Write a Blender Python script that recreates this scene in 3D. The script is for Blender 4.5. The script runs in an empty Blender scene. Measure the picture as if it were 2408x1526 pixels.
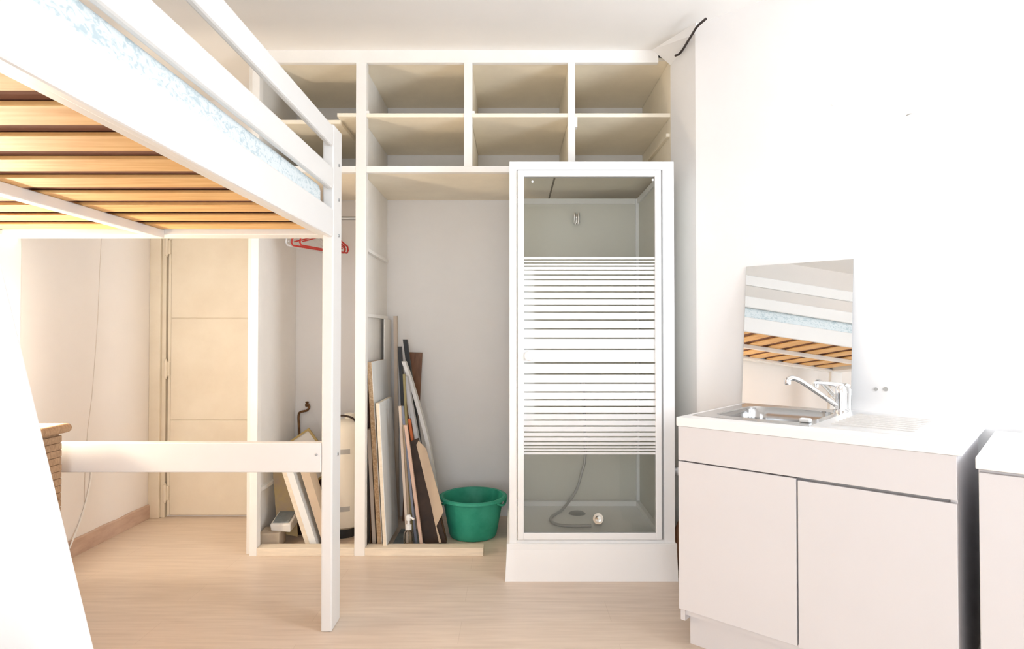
import bpy, bmesh, math, random
from mathutils import Vector, Matrix
random.seed(7)
S = bpy.context.scene
COL = S.collection

# ------------------------------------------------------------------ camera
FPX, CAMH = 1451.0, 1.2
PITCH = math.atan(22 / FPX)
cam_d = bpy.data.cameras.new('camera')
cam_d.sensor_width = 36.0
cam_d.lens = FPX / 2408 * 36.0
cam_d.clip_start = 0.02
cam = bpy.data.objects.new('camera', cam_d)
COL.objects.link(cam)
cam.location = (0, 0, CAMH)
cam.rotation_euler = (math.pi / 2 + PITCH, 0, 0)
S.camera = cam

# ------------------------------------------------------------------ world, daylight, exposure
world = bpy.data.worlds.new('world')
S.world = world
world.use_nodes = True
bg = world.node_tree.nodes['Background']
bg.inputs[0].default_value = (0.75, 0.86, 1.0, 1)
bg.inputs[1].default_value = 1.0
S.view_settings.view_transform = 'Standard'
S.view_settings.look = 'None'
S.view_settings.gamma = 1.0
S.view_settings.use_curve_mapping = False
S.view_settings.exposure = 1.08
S.cycles.max_bounces = 8
S.cycles.diffuse_bounces = 6
S.cycles.use_light_tree = False
S.cycles.caustics_reflective = False
S.cycles.caustics_refractive = False
S.cycles.glossy_bounces = 4
S.cycles.adaptive_threshold = 0.07

# the sink wall stands at an angle to the rest of the room
SINK = Vector((0.636, 2.38, 0))               # front left foot of the sink unit
U = Vector((0.743, -0.669, 0)).normalized()   # along the sink wall
V = Vector((0.669, 0.743, 0)).normalized()    # into the sink wall
SROT = math.atan2(U.y, U.x)
def sk(x, y, z=0.0):
    return SINK + U * x + V * y + Vector((0, 0, z))

def area_light(name, loc, normal, w, h, power, color):
    d = bpy.data.lights.new(name, 'AREA')
    d.shape = 'RECTANGLE'
    d.size, d.size_y, d.energy, d.color = w, h, power, color
    o = bpy.data.objects.new(name, d)
    COL.objects.link(o)
    o.location = loc
    o.rotation_euler = Vector(normal).to_track_quat('-Z', 'Y').to_euler()
    return o

WIN_U = 2.30      # the window wall crosses the sink wall this far along it
WALL_V = 0.70     # sink wall plane
# daylight through the tall window beside the sink and through the one behind the camera
area_light('window_right_offscreen', sk(WIN_U - 0.03, WALL_V - 0.45, 1.10), -U, 0.8, 1.7, 36, (0.86, 0.93, 1.0))
area_light('window_rear_offscreen', (-0.2, -1.46, 1.05), (0, 1, 0), 1.5, 1.9, 31, (0.90, 0.945, 1.0))

# ------------------------------------------------------------------ pixel helpers (2408 x 1526 photograph)
def ray(x, y):
    a, b = (x - 1204) / FPX, (763 - y) / FPX
    return Vector((a, math.cos(PITCH) - b * math.sin(PITCH), math.sin(PITCH) + b * math.cos(PITCH)))
def atY(x, y, Y):
    r = ray(x, y)
    t = Y / r.y
    return Vector((r.x * t, Y, CAMH + r.z * t))
def atz(x, y, z):
    r = ray(x, y)
    t = (z - CAMH) / r.z
    return Vector((r.x * t, r.y * t, z))
def atX(x, y, X):
    r = ray(x, y)
    t = X / r.x
    return Vector((X, r.y * t, CAMH + r.z * t))

# ------------------------------------------------------------------ materials
MATS = {}
def mat(name, color, rough=0.5, noise=0.0, nscale=8.0, stretch=(1, 1, 1), metal=0.0, bump=0.0, bscale=60.0,
        color2=None, emit=None, spec=None, coat=0.0, lohi=(0.35, 0.65)):
    if name in MATS:
        return MATS[name]
    m = bpy.data.materials.new(name)
    m.use_nodes = True
    nt = m.node_tree
    b = nt.nodes['Principled BSDF']
    b.inputs['Roughness'].default_value = rough
    b.inputs['Metallic'].default_value = metal
    if spec is not None:
        b.inputs['Specular IOR Level'].default_value = spec
    b.inputs['Coat Weight'].default_value = coat
    c = (*color, 1)
    b.inputs['Base Color'].default_value = c
    tc = nt.nodes.new('ShaderNodeTexCoord')
    mp = nt.nodes.new('ShaderNodeMapping')
    mp.inputs['Scale'].default_value = stretch
    nt.links.new(tc.outputs['Object'], mp.inputs[0])
    if noise > 0 or color2:
        n = nt.nodes.new('ShaderNodeTexNoise')
        n.inputs['Scale'].default_value = nscale
        n.inputs['Detail'].default_value = 6
        n.inputs['Roughness'].default_value = 0.6
        nt.links.new(mp.outputs[0], n.inputs['Vector'])
        r = nt.nodes.new('ShaderNodeValToRGB')
        c2 = (*color2, 1) if color2 else tuple([max(0, k * (1 - noise)) for k in color] + [1])
        r.color_ramp.elements[0].position, r.color_ramp.elements[1].position = lohi
        r.color_ramp.elements[0].color, r.color_ramp.elements[1].color = c2, c
        nt.links.new(n.outputs['Fac'], r.inputs['Fac'])
        nt.links.new(r.outputs['Color'], b.inputs['Base Color'])
    if bump > 0:
        n2 = nt.nodes.new('ShaderNodeTexNoise')
        n2.inputs['Scale'].default_value = bscale
        n2.inputs['Detail'].default_value = 4
        nt.links.new(mp.outputs[0], n2.inputs['Vector'])
        bp = nt.nodes.new('ShaderNodeBump')
        bp.inputs['Strength'].default_value = bump
        bp.inputs['Distance'].default_value = 0.004
        nt.links.new(n2.outputs['Fac'], bp.inputs['Height'])
        nt.links.new(bp.outputs[0], b.inputs['Normal'])
    if emit:
        b.inputs['Emission Color'].default_value = (*emit[0], 1)
        b.inputs['Emission Strength'].default_value = emit[1]
    MATS[name] = m
    return m

def glass_mat(name, tint, gloss, rough=0.02):
    m = bpy.data.materials.new(name)
    m.use_nodes = True
    nt = m.node_tree
    nt.nodes.clear()
    out = nt.nodes.new('ShaderNodeOutputMaterial')
    tr = nt.nodes.new('ShaderNodeBsdfTransparent')
    tr.inputs[0].default_value = (*tint, 1)
    gl = nt.nodes.new('ShaderNodeBsdfGlossy')
    gl.inputs['Roughness'].default_value = rough
    fr = nt.nodes.new('ShaderNodeFresnel')
    fr.inputs[0].default_value = 1.45
    mul = nt.nodes.new('ShaderNodeMath')
    mul.operation = 'MULTIPLY'
    mul.inputs[1].default_value = gloss
    mx = nt.nodes.new('ShaderNodeMixShader')
    nt.links.new(fr.outputs[0], mul.inputs[0])
    nt.links.new(mul.outputs[0], mx.inputs[0])
    nt.links.new(tr.outputs[0], mx.inputs[1])
    nt.links.new(gl.outputs[0], mx.inputs[2])
    nt.links.new(mx.outputs[0], out.inputs[0])
    MATS[name] = m
    return m

M_WALL = mat('plaster', (0.86, 0.845, 0.835), 0.9, noise=0.03, nscale=2.5, bump=0.12, bscale=25)
M_WALLL = mat('plaster_cream', (0.88, 0.84, 0.81), 0.9, noise=0.03, nscale=2.5, bump=0.1, bscale=25)
M_CEIL = mat('ceiling_paint', (0.82, 0.80, 0.775), 0.9, noise=0.02, nscale=2)
M_PAINT = mat('white_painted_wood', (0.88, 0.86, 0.83), 0.55, noise=0.04, nscale=5, bump=0.05, bscale=40)
M_SHELF = mat('cream_painted_board', (0.93, 0.85, 0.70), 0.6, noise=0.07, nscale=4, bump=0.06, bscale=30)
M_SILL = mat('bare_pale_wood', (0.84, 0.73, 0.58), 0.6, noise=0.14, nscale=6, stretch=(1, 8, 8))
M_BED = mat('white_lacquer', (0.78, 0.77, 0.755), 0.4, noise=0.02, nscale=4)
M_SLAT = mat('pine', (0.80, 0.52, 0.22), 0.55, color2=(0.66, 0.36, 0.12), nscale=5, stretch=(0.8, 9, 9))
M_DOOR = mat('aged_cream_paint', (0.80, 0.73, 0.61), 0.5, color2=(0.73, 0.65, 0.53), nscale=3, bump=0.05)
M_BASE = mat('pink_beige_baseboard', (0.62, 0.46, 0.36), 0.6, color2=(0.52, 0.36, 0.28), nscale=9, stretch=(1, 1, 3))
M_SHOWER = mat('white_enamel_frame', (0.88, 0.88, 0.88), 0.3)
M_TRAY = mat('white_acrylic', (0.92, 0.915, 0.91), 0.25)
M_PANEL = None
def frost_mat(name, color, amount, rough):
    m = bpy.data.materials.new(name)
    m.use_nodes = True
    nt = m.node_tree
    out = nt.nodes['Material Output']
    b = nt.nodes['Principled BSDF']
    b.inputs['Base Color'].default_value = (*color, 1)
    b.inputs['Roughness'].default_value = rough
    t = nt.nodes.new('ShaderNodeBsdfTranslucent')
    t.inputs[0].default_value = (*color, 1)
    mx = nt.nodes.new('ShaderNodeMixShader')
    mx.inputs[0].default_value = amount
    nt.links.new(b.outputs[0], mx.inputs[1])
    nt.links.new(t.outputs[0], mx.inputs[2])
    nt.links.new(mx.outputs[0], out.inputs[0])
    MATS[name] = m
    return m
M_PANEL = frost_mat('translucent_fill_panel', (0.93, 0.92, 0.86), 0.35, 0.35)  # translucency added to let more light into the cabin interior
M_FROST = frost_mat('frosted_white_print', (0.95, 0.955, 0.96), 0.22, 0.4)

M_GLASS = glass_mat('clear_glass', (0.975, 0.98, 0.965), 0.9, 0.02)
M_WGLASS = glass_mat('window_glass', (0.97, 0.98, 0.98), 0.8)
M_CHROME = mat('chrome', (0.85, 0.85, 0.86), 0.12, metal=1.0)
M_BOWL = mat('sink_bowl_steel', (0.50, 0.50, 0.50), 0.16, metal=1.0)
M_STEEL = mat('brushed_steel', (0.86, 0.86, 0.86), 0.38, metal=1.0, noise=0.05, nscale=30, stretch=(1, 12, 12))
M_GREYMET = mat('grey_metal', (0.42, 0.43, 0.44), 0.4, metal=0.7)
M_HOSE = mat('grey_hose', (0.50, 0.50, 0.50), 0.35, metal=0.3)
M_CAB = mat('white_melamine', (0.68, 0.66, 0.67), 0.4, noise=0.015, nscale=3)
M_TOP = mat('white_worktop', (0.88, 0.86, 0.85), 0.35)
M_MIRROR = mat('mirror_silver', (0.80, 0.80, 0.79), 0.0, metal=1.0)
M_CHIP = mat('chipboard', (0.62, 0.45, 0.28), 0.8, color2=(0.40, 0.25, 0.13), nscale=90)
M_LAMIN = mat('white_laminate', (0.80, 0.81, 0.80), 0.4)
M_BLACK = mat('black_board', (0.02, 0.02, 0.022), 0.5)
M_BROWN = mat('brown_wood', (0.22, 0.10, 0.045), 0.5, color2=(0.13, 0.05, 0.02), nscale=6, stretch=(8, 8, 1))
M_DKBROWN = mat('dark_brown_board', (0.06, 0.032, 0.02), 0.6, noise=0.5, nscale=10)
M_CARD = mat('cardboard', (0.60, 0.47, 0.34), 0.8, noise=0.08, nscale=6)
M_YCARD = mat('ochre_hardboard', (0.50, 0.38, 0.17), 0.7, color2=(0.42, 0.32, 0.22), nscale=9)
M_BEIGE = mat('beige_board', (0.66, 0.55, 0.45), 0.6, noise=0.08, nscale=7)
M_PINKW = mat('pinkish_wood', (0.62, 0.43, 0.34), 0.6, noise=0.15, nscale=9, stretch=(6, 6, 1))
M_GREYB = mat('grey_painted_board', (0.55, 0.55, 0.57), 0.5, noise=0.08, nscale=9)
M_LGREY = mat('pale_grey_board', (0.74, 0.73, 0.72), 0.5, noise=0.06, nscale=9)
M_BLUEG = mat('blue_grey_board', (0.26, 0.28, 0.36), 0.5)
M_OLIVE = mat('olive_board', (0.34, 0.28, 0.12), 0.6, noise=0.2, nscale=12)
M_ORANGE = mat('orange_board', (0.72, 0.18, 0.05), 0.5)
M_MAROON = mat('maroon_board', (0.13, 0.03, 0.02), 0.6, noise=0.3, nscale=7)
M_RED = mat('red_plastic', (0.60, 0.04, 0.03), 0.35)
M_CLEARW = mat('white_plastic', (0.82, 0.82, 0.82), 0.4)
M_COPPER = mat('tarnished_copper', (0.26, 0.13, 0.05), 0.45, metal=0.6, noise=0.5, nscale=30)
M_TANK = mat('cream_enamel', (0.82, 0.77, 0.67), 0.35)
M_PLATE = mat('grey_label', (0.42, 0.41, 0.39), 0.5)
M_GREEN = mat('green_plastic', (0.004, 0.25, 0.16), 0.55, color2=(0.03, 0.33, 0.22), nscale=9, bump=0.05, lohi=(0.45, 0.75))
M_GOLD = mat('gilt_wood', (0.46, 0.33, 0.12), 0.45, metal=0.2)
M_PICT = mat('pale_backing', (0.80, 0.77, 0.72), 0.7)
M_FOAM = mat('white_foam', (0.80, 0.76, 0.70), 0.8)
M_BOX = mat('tan_box', (0.52, 0.42, 0.31), 0.8, noise=0.1, nscale=10)
M_SLATEC = mat('grey_pad', (0.28, 0.31, 0.31), 0.8, noise=0.3, nscale=15)
M_WICK = mat('wicker', (0.44, 0.28, 0.16), 0.7, color2=(0.29, 0.17, 0.09), nscale=14, stretch=(3, 10, 4), bump=0.4, bscale=80)
M_WICKTOP = mat('pale_dresser_top', (0.86, 0.80, 0.70), 0.5)
M_WHITECORD = mat('white_cord', (0.88, 0.87, 0.85), 0.5)
M_BLKCORD = mat('black_cord', (0.03, 0.02, 0.02), 0.5)
M_RUST = mat('brown_stain', (0.22, 0.16, 0.08), 0.9, noise=0.5, nscale=40)
M_CRACK = mat('hairline_grey', (0.62, 0.55, 0.49), 0.9)

def mattress_mat():
    m = mat('mattress_ticking', (0.80, 0.86, 0.88), 0.85)
    nt = m.node_tree
    b = nt.nodes['Principled BSDF']
    tc = nt.nodes.new('ShaderNodeTexCoord')
    mp = nt.nodes.new('ShaderNodeMapping')
    mp.inputs['Scale'].default_value = (1, 0.55, 1)
    nt.links.new(tc.outputs['Object'], mp.inputs[0])
    n = nt.nodes.new('ShaderNodeTexNoise')
    n.inputs['Scale'].default_value = 60
    n.inputs['Detail'].default_value = 3
    n.inputs['Distortion'].default_value = 1.5
    nt.links.new(mp.outputs[0], n.inputs['Vector'])
    r = nt.nodes.new('ShaderNodeValToRGB')
    r.color_ramp.elements[0].position, r.color_ramp.elements[1].position = 0.36, 0.5
    r.color_ramp.elements[0].color = (0.48, 0.58, 0.62, 1)
    r.color_ramp.elements[1].color = (0.70, 0.76, 0.78, 1)
    nt.links.new(n.outputs['Fac'], r.inputs['Fac'])
    nt.links.new(r.outputs['Color'], b.inputs['Base Color'])
    return m
M_MATT = mattress_mat()

def floor_mat():
    m = mat('laminate_floor', (0.55, 0.40, 0.28), 0.38)
    nt = m.node_tree
    b = nt.nodes['Principled BSDF']
    tc = nt.nodes.new('ShaderNodeTexCoord')
    br = nt.nodes.new('ShaderNodeTexBrick')
    br.inputs['Scale'].default_value = 1.0
    br.inputs['Brick Width'].default_value = 1.25
    br.inputs['Row Height'].default_value = 0.19
    br.inputs['Mortar Size'].default_value = 0.0012
    br.inputs['Mortar Smooth'].default_value = 0.3
    br.inputs['Color1'].default_value = (0.76, 0.64, 0.53, 1)
    br.inputs['Color2'].default_value = (0.735, 0.615, 0.505, 1)
    br.inputs['Mortar'].default_value = (0.66, 0.54, 0.435, 1)
    nt.links.new(tc.outputs['Object'], br.inputs['Vector'])
    mp = nt.nodes.new('ShaderNodeMapping')
    mp.inputs['Scale'].default_value = (1.2, 16, 1)
    nt.links.new(tc.outputs['Object'], mp.inputs[0])
    n = nt.nodes.new('ShaderNodeTexNoise')
    n.inputs['Scale'].default_value = 3
    n.inputs['Detail'].default_value = 8
    n.inputs['Distortion'].default_value = 0.4
    nt.links.new(mp.outputs[0], n.inputs['Vector'])
    r = nt.nodes.new('ShaderNodeValToRGB')
    r.color_ramp.elements[0].position, r.color_ramp.elements[1].position = 0.3, 0.7
    r.color_ramp.elements[0].color = (0.86, 0.84, 0.82, 1)
    r.color_ramp.elements[1].color = (1, 1, 1, 1)
    nt.links.new(n.outputs['Fac'], r.inputs['Fac'])
    mx = nt.nodes.new('ShaderNodeMix')
    mx.data_type = 'RGBA'
    mx.blend_type = 'MULTIPLY'
    mx.inputs[0].default_value = 1.0
    nt.links.new(br.outputs['Color'], mx.inputs[6])
    nt.links.new(r.outputs['Color'], mx.inputs[7])
    nt.links.new(mx.outputs[2], b.inputs['Base Color'])
    return m
M_FLOOR = floor_mat()

# ------------------------------------------------------------------ mesh helpers (world coordinates)
def new():
    return bmesh.new()

def bm_box(lo, hi, bevel=0.0, seg=2, bm=None):
    b2 = bmesh.new()
    x0, y0, z0 = lo
    x1, y1, z1 = hi
    vs = [b2.verts.new(p) for p in ((x0, y0, z0), (x1, y0, z0), (x1, y1, z0), (x0, y1, z0),
                                    (x0, y0, z1), (x1, y0, z1), (x1, y1, z1), (x0, y1, z1))]
    for f in ((3, 2, 1, 0), (4, 5, 6, 7), (0, 1, 5, 4), (1, 2, 6, 5), (2, 3, 7, 6), (3, 0, 4, 7)):
        b2.faces.new([vs[i] for i in f])
    if bevel > 0:
        bmesh.ops.bevel(b2, geom=list(b2.edges), offset=bevel, segments=seg, affect='EDGES', profile=0.5)
    return merge(b2, bm)

def merge(b2, bm):
    if bm is None:
        return b2
    me = bpy.data.meshes.new('tmp')
    b2.to_mesh(me)
    b2.free()
    bm.from_mesh(me)
    bpy.data.meshes.remove(me)
    return bm

def bm_obox(c, ax, ay, az, dims, bevel=0.0, bm=None):
    """oriented box: centre, three axes, full sizes"""
    b2 = bm_box(tuple(-d / 2 for d in dims), tuple(d / 2 for d in dims), bevel)
    ax, ay, az = Vector(ax).normalized(), Vector(ay).normalized(), Vector(az).normalized()
    m = Matrix((ax, ay, az)).transposed().to_4x4()
    m.translation = Vector(c)
    bmesh.ops.transform(b2, matrix=m, verts=b2.verts)
    bmesh.ops.recalc_face_normals(b2, faces=b2.faces)
    return merge(b2, bm)

def bm_hex(b4, t4, bm=None, bevel=0.0):
    """six-sided solid from four lower and four upper corners"""
    b2 = bmesh.new()
    vs = [b2.verts.new(p) for p in list(b4) + list(t4)]
    for f in ((3, 2, 1, 0), (4, 5, 6, 7), (0, 1, 5, 4), (1, 2, 6, 5), (2, 3, 7, 6), (3, 0, 4, 7)):
        b2.faces.new([vs[i] for i in f])
    bmesh.ops.recalc_face_normals(b2, faces=b2.faces)
    if bevel:
        bmesh.ops.bevel(b2, geom=list(b2.edges), offset=bevel, segments=2, affect='EDGES', profile=0.5)
    return merge(b2, bm)

def bm_prism(pts, off, bm=None):
    """polygon pts extruded by the vector off"""
    b2 = bmesh.new()
    off = Vector(off)
    a = [b2.verts.new(p) for p in pts]
    b = [b2.verts.new(Vector(p) + off) for p in pts]
    n = len(a)
    b2.faces.new(a)
    b2.faces.new(b[::-1])
    for i in range(n):
        b2.faces.new((a[i], b[i], b[(i + 1) % n], a[(i + 1) % n]))
    bmesh.ops.recalc_face_normals(b2, faces=b2.faces)
    return merge(b2, bm)

def bm_tube(pts, rad, seg=10, bm=None, closed=False):
    b2 = bmesh.new()
    pts = [Vector(p) for p in pts]
    n = len(pts)
    rads = rad if isinstance(rad, (list, tuple)) else [rad] * n
    rings = []
    nrm = None
    for i, p in enumerate(pts):
        if closed:
            d = (pts[(i + 1) % n] - pts[i - 1]).normalized()
        else:
            d = (pts[min(i + 1, n - 1)] - pts[max(i - 1, 0)]).normalized()
        if nrm is None:
            up = Vector((0, 0, 1)) if abs(d.z) < 0.9 else Vector((1, 0, 0))
            nrm = d.cross(up).normalized()
        else:
            nrm = (nrm - d * nrm.dot(d)).normalized()
        bi = d.cross(nrm)
        rings.append([b2.verts.new(p + (nrm * math.cos(2 * math.pi * k / seg) + bi * math.sin(2 * math.pi * k / seg)) * rads[i])
                      for k in range(seg)])
    for i in range(n if closed else n - 1):
        a, b = rings[i], rings[(i + 1) % n]
        for k in range(seg):
            b2.faces.new((a[k], a[(k + 1) % seg], b[(k + 1) % seg], b[k]))
    if not closed:
        b2.faces.new(rings[0][::-1])
        b2.faces.new(rings[-1])
    bmesh.ops.recalc_face_normals(b2, faces=b2.faces)
    return merge(b2, bm)

def bm_lathe(prof, c, axis=(0, 0, 1), seg=32, bm=None):
    """prof: list of (radius, height) revolved about axis through c"""
    b2 = bmesh.new()
    rings = []
    for r, h in prof:
        if r < 1e-6:
            rings.append([b2.verts.new((0, 0, h))])
        else:
            rings.append([b2.verts.new((r * math.cos(2 * math.pi * k / seg), r * math.sin(2 * math.pi * k / seg), h)) for k in range(seg)])
    for a, b in zip(rings[:-1], rings[1:]):
        for k in range(seg):
            k2 = (k + 1) % seg
            if len(a) == 1 and len(b) == 1:
                continue
            if len(a) == 1:
                b2.faces.new((a[0], b[k2], b[k]))
            elif len(b) == 1:
                b2.faces.new((a[k], a[k2], b[0]))
            else:
                b2.faces.new((a[k], a[k2], b[k2], b[k]))
    q = Vector((0, 0, 1)).rotation_difference(Vector(axis).normalized())
    m = q.to_matrix().to_4x4()
    m.translation = Vector(c)
    bmesh.ops.transform(b2, matrix=m, verts=b2.verts)
    bmesh.ops.recalc_face_normals(b2, faces=b2.faces)
    return merge(b2, bm)

def smooth_path(pts, n=8):
    pts = [Vector(p) for p in pts]
    P = [pts[0] * 2 - pts[1]] + pts + [pts[-1] * 2 - pts[-2]]
    out = []
    for i in range(1, len(P) - 2):
        p0, p1, p2, p3 = P[i - 1:i + 3]
        for k in range(n):
            t = k / n
            out.append(0.5 * ((2 * p1) + (p2 - p0) * t + (2 * p0 - 5 * p1 + 4 * p2 - p3) * t * t + (3 * p1 - p0 - 3 * p2 + p3) * t ** 3))
    out.append(pts[-1])
    return out

def to_obj(name, bm, material, parent=None, smooth=False, pivot=None, stuff=False):
    """link a world-space bmesh as one object; a child goes into its parent's frame"""
    me = bpy.data.meshes.new(name)
    o = bpy.data.objects.new(name, me)
    if parent is not None:
        root = parent
        mw = Matrix.Identity(4)
        chain = []
        while root is not None:
            chain.append(root)
            root = root.parent
        for r in reversed(chain):
            mw = mw @ (Matrix.Translation(r.location) @ r.rotation_euler.to_matrix().to_4x4())
        bmesh.ops.transform(bm, matrix=mw.inverted(), verts=bm.verts)
        o.parent = parent
    else:
        if pivot is None:
            xs = [v.co.x for v in bm.verts]; ys = [v.co.y for v in bm.verts]; zs = [v.co.z for v in bm.verts]
            pivot = ((min(xs) + max(xs)) / 2, (min(ys) + max(ys)) / 2, min(zs))
        o.location = pivot
        bmesh.ops.translate(bm, vec=-Vector(pivot), verts=bm.verts)
    bm.to_mesh(me)
    bm.free()
    mats = material if isinstance(material, (list, tuple)) else [material]
    for m in mats:
        me.materials.append(m)
    if smooth:
        me.shade_smooth()
        me.set_sharp_from_angle(angle=math.radians(38))
    COL.objects.link(o)
    return o

def tag(o, label, cat, group=None):
    o['label'] = label
    o['category'] = cat
    if group:
        o['group'] = group
    return o

def thing(name, label, cat, loc=(0, 0, 0), rotz=0.0, group=None):
    o = bpy.data.objects.new(name, None)
    o.empty_display_size = 0.1
    COL.objects.link(o)
    o.location = loc
    o.rotation_euler = (0, 0, rotz)
    return tag(o, label, cat, group)

def struct(name, bm, m, smooth=False):
    o = to_obj(name, bm, m, smooth=smooth)
    o['kind'] = 'structure'
    return o

def single(name, bm, m, label, cat, group=None, smooth=False):
    return tag(to_obj(name, bm, m, smooth=smooth), label, cat, group)

def relabel(o, label):
    o['label'] = label
    return o

# ------------------------------------------------------------------ the room
XL = -2.37        # left wall
YB = 4.08         # back wall
ZC = 2.75         # ceiling
CORNER = sk(-0.2515, WALL_V)                   # where the sink wall meets the short return
RET = Vector((0.866, 3.352, 0))                # other end of the return, at the wardrobe
WINC = sk(WIN_U, WALL_V)                       # sink wall meets window wall
YR = -1.55
WEND = WINC - V * ((WINC.y - YR) / V.y)        # window wall meets the rear wall

struct('floor', bm_box((XL - 0.1, YR - 0.1, -0.05), (3.3, YB + 0.1, 0.0)), M_FLOOR)
struct('ceiling', bm_box((XL - 0.1, YR - 0.1, ZC), (3.3, YB + 0.1, ZC + 0.05)), M_CEIL)
wl = struct('wall_left', bm_box((XL - 0.08, YR, 0), (XL, YB, ZC)), M_WALLL)
struct('wall_back', bm_box((XL - 0.08, YB, 0), (1.05, YB + 0.08, ZC)), M_WALL)

def wall_quad(p0, p1, thick, z0=0.0, z1=ZC, bm=None):
    p0, p1, t = Vector(p0), Vector(p1), Vector(thick)
    lo = [Vector((q.x, q.y, z0)) for q in (p0, p1, p1 + t, p0 + t)]
    hi = [Vector((q.x, q.y, z1)) for q in (p0, p1, p1 + t, p0 + t)]
    return bm_hex(lo, hi, bm)

wr = struct('wall_right', wall_quad(CORNER, WINC, V * 0.08), M_WALL)
struct('wall_return', wall_quad(CORNER, RET, (0.09, 0.02, 0)), M_WALL)
struct('wall_recess', wall_quad(RET, (RET.x, YB, 0), (0.08, 0, 0)), M_SHELF)
# window wall with its opening
w0, w1, wz0, wz1 = 0.04, 0.86, 0.22, 1.98
bmw = new()
wall_quad(WINC, WINC - V * w0, U * 0.12, bm=bmw)
wall_quad(WINC - V * w1, WEND, U * 0.12, bm=bmw)
wall_quad(WINC - V * w0, WINC - V * w1, U * 0.12, 0, wz0, bmw)
wall_quad(WINC - V * w0, WINC - V * w1, U * 0.12, wz1, ZC, bmw)
struct('wall_window', bmw, M_WALL)
# rear wall with its opening
bmw = new()
bm_box((XL, YR - 0.12, 0), (-0.95, YR, ZC), bm=bmw)
bm_box((0.55, YR - 0.12, 0), (WEND.x + 0.1, YR, ZC), bm=bmw)
bm_box((-0.95, YR - 0.12, 0), (0.55, YR, 0.08), bm=bmw)
bm_box((-0.95, YR - 0.12, 2.02), (0.55, YR, ZC), bm=bmw)
struct('wall_rear', bmw, M_WALL)

def window(name, p0, p1, n, z0, z1):
    """frame, mullion and two panes between two floor points; n points into the room"""
    p0, p1, n = Vector(p0), Vector(p1), Vector(n).normalized()
    d = (p1 - p0)
    L = d.length
    d.normalize()
    c = (p0 + p1) / 2 - n * 0.06
    up = Vector((0, 0, 1))
    zc, h = (z0 + z1) / 2, z1 - z0
    bm = new()
    for s in (-1, 1):
        bm_obox(c + d * s * (L / 2 - 0.03) + up * zc, d, n, up, (0.06, 0.06, h), 0.004, bm)
        bm_obox(c + up * (zc + s * (h / 2 - 0.03)), d, n, up, (L - 0.12, 0.06, 0.06), 0.004, bm)
    bm_obox(c + up * zc, d, n, up, (0.08, 0.06, h - 0.12), 0.004, bm)
    o = struct(name, bm, M_PAINT)
    for s in (-1, 1):
        to_obj('pane', bm_obox(c + d * s * (L / 4 - 0.01) + up * zc, d, n, up, (L / 2 - 0.1, 0.006, h - 0.12)), M_WGLASS, o)
window('window_1', WINC - V * w0, WINC - V * w1, -U, wz0, wz1)
window('window_2', (-0.95, YR, 0), (0.55, YR, 0), (0, 1, 0), 0.08, 2.02)

# coving over the wardrobe's right end, going round to the return
A1, A2 = Vector((0.765, 3.345, ZC)), Vector((CORNER.x, CORNER.y - 0.02, ZC))
B1, B2 = Vector((0.866, 3.345, 2.665)), Vector((CORNER.x + 0.0, CORNER.y, 2.70))
C1 = Vector((0.90, 3.36, ZC)); C2 = Vector((CORNER.x + 0.04, CORNER.y + 0.02, ZC))
bmc = new()
vs = [bmc.verts.new(p) for p in (A1, A2, B2, B1, C1, C2)]
for f in ((0, 1, 2, 3), (0, 3, 4), (1, 5, 2), (3, 2, 5, 4), (0, 4, 5, 1)):
    bmc.faces.new([vs[i] for i in f])
bmesh.ops.recalc_face_normals(bmc, faces=bmc.faces)
struct('trim_1', bmc, M_WALL)

# baseboard on the left wall, its upper edge a little uneven
bmb = new()
N = 24
prev = None
for i in range(N + 1):
    y = 1.2 + (YB - 1.2) * i / N
    z = 0.092 + random.uniform(-0.003, 0.003)
    ring = [bmb.verts.new(p) for p in ((XL - 0.005, y, 0), (XL + 0.014, y, 0), (XL + 0.014, y, z - 0.006), (XL + 0.009, y, z), (XL - 0.005, y, z))]
    if prev:
        for k in range(5):
            bmb.faces.new((prev[k], prev[(k + 1) % 5], ring[(k + 1) % 5], ring[k]))
    else:
        bmb.faces.new(ring)
    prev = ring
bmb.faces.new(prev)
bmesh.ops.recalc_face_normals(bmb, faces=bmb.faces)
struct('baseboard_left', bmb, M_BASE)

# hairline seam in the left wall's plaster
pts = [atX(x, y, XL + 0.0005) for x, y in ((238, 560), (234, 640), (230, 740), (224, 830), (216, 930), (206, 1010), (200, 1090), (198, 1180))]
relabel(to_obj('plaster_seam', bm_tube(pts, 0.0022, 5), M_CRACK, wl), 'hairline crack running down the plaster')

# old panelled door in the back corner
Yd = YB
DX0, DX1, DZ = -2.262, -1.44, 2.06
bmd = bm_box((DX0, Yd - 0.018, 0.012), (DX1, Yd + 0.01, DZ))
door = struct('door_1', bmd, M_DOOR)
for z0, z1 in ((0.02, 0.633), (0.639, 1.300), (1.306, DZ - 0.005)):
    to_obj('door_panel', bm_box((DX0 + 0.022, Yd - 0.026, z0), (DX1 - 0.002, Yd - 0.017, z1), 0.002), M_DOOR, door)
to_obj('stile', bm_box((DX0 + 0.002, Yd - 0.024, 0.014), (DX0 + 0.020, Yd - 0.017, DZ), 0.002), M_DOOR, door)
to_obj('door_frame', bm_box((XL, Yd - 0.05, 0), (-2.298, Yd, 2.12), 0.004), M_DOOR, door)
to_obj('door_frame', bm_box((-2.298, Yd - 0.03, 0), (-2.272, Yd, 2.12), 0.002), M_DOOR, door)
to_obj('door_frame', bm_box((-2.272, Yd - 0.035, DZ + 0.01), (DX1, Yd, 2.12), 0.003), M_DOOR, door)
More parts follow.
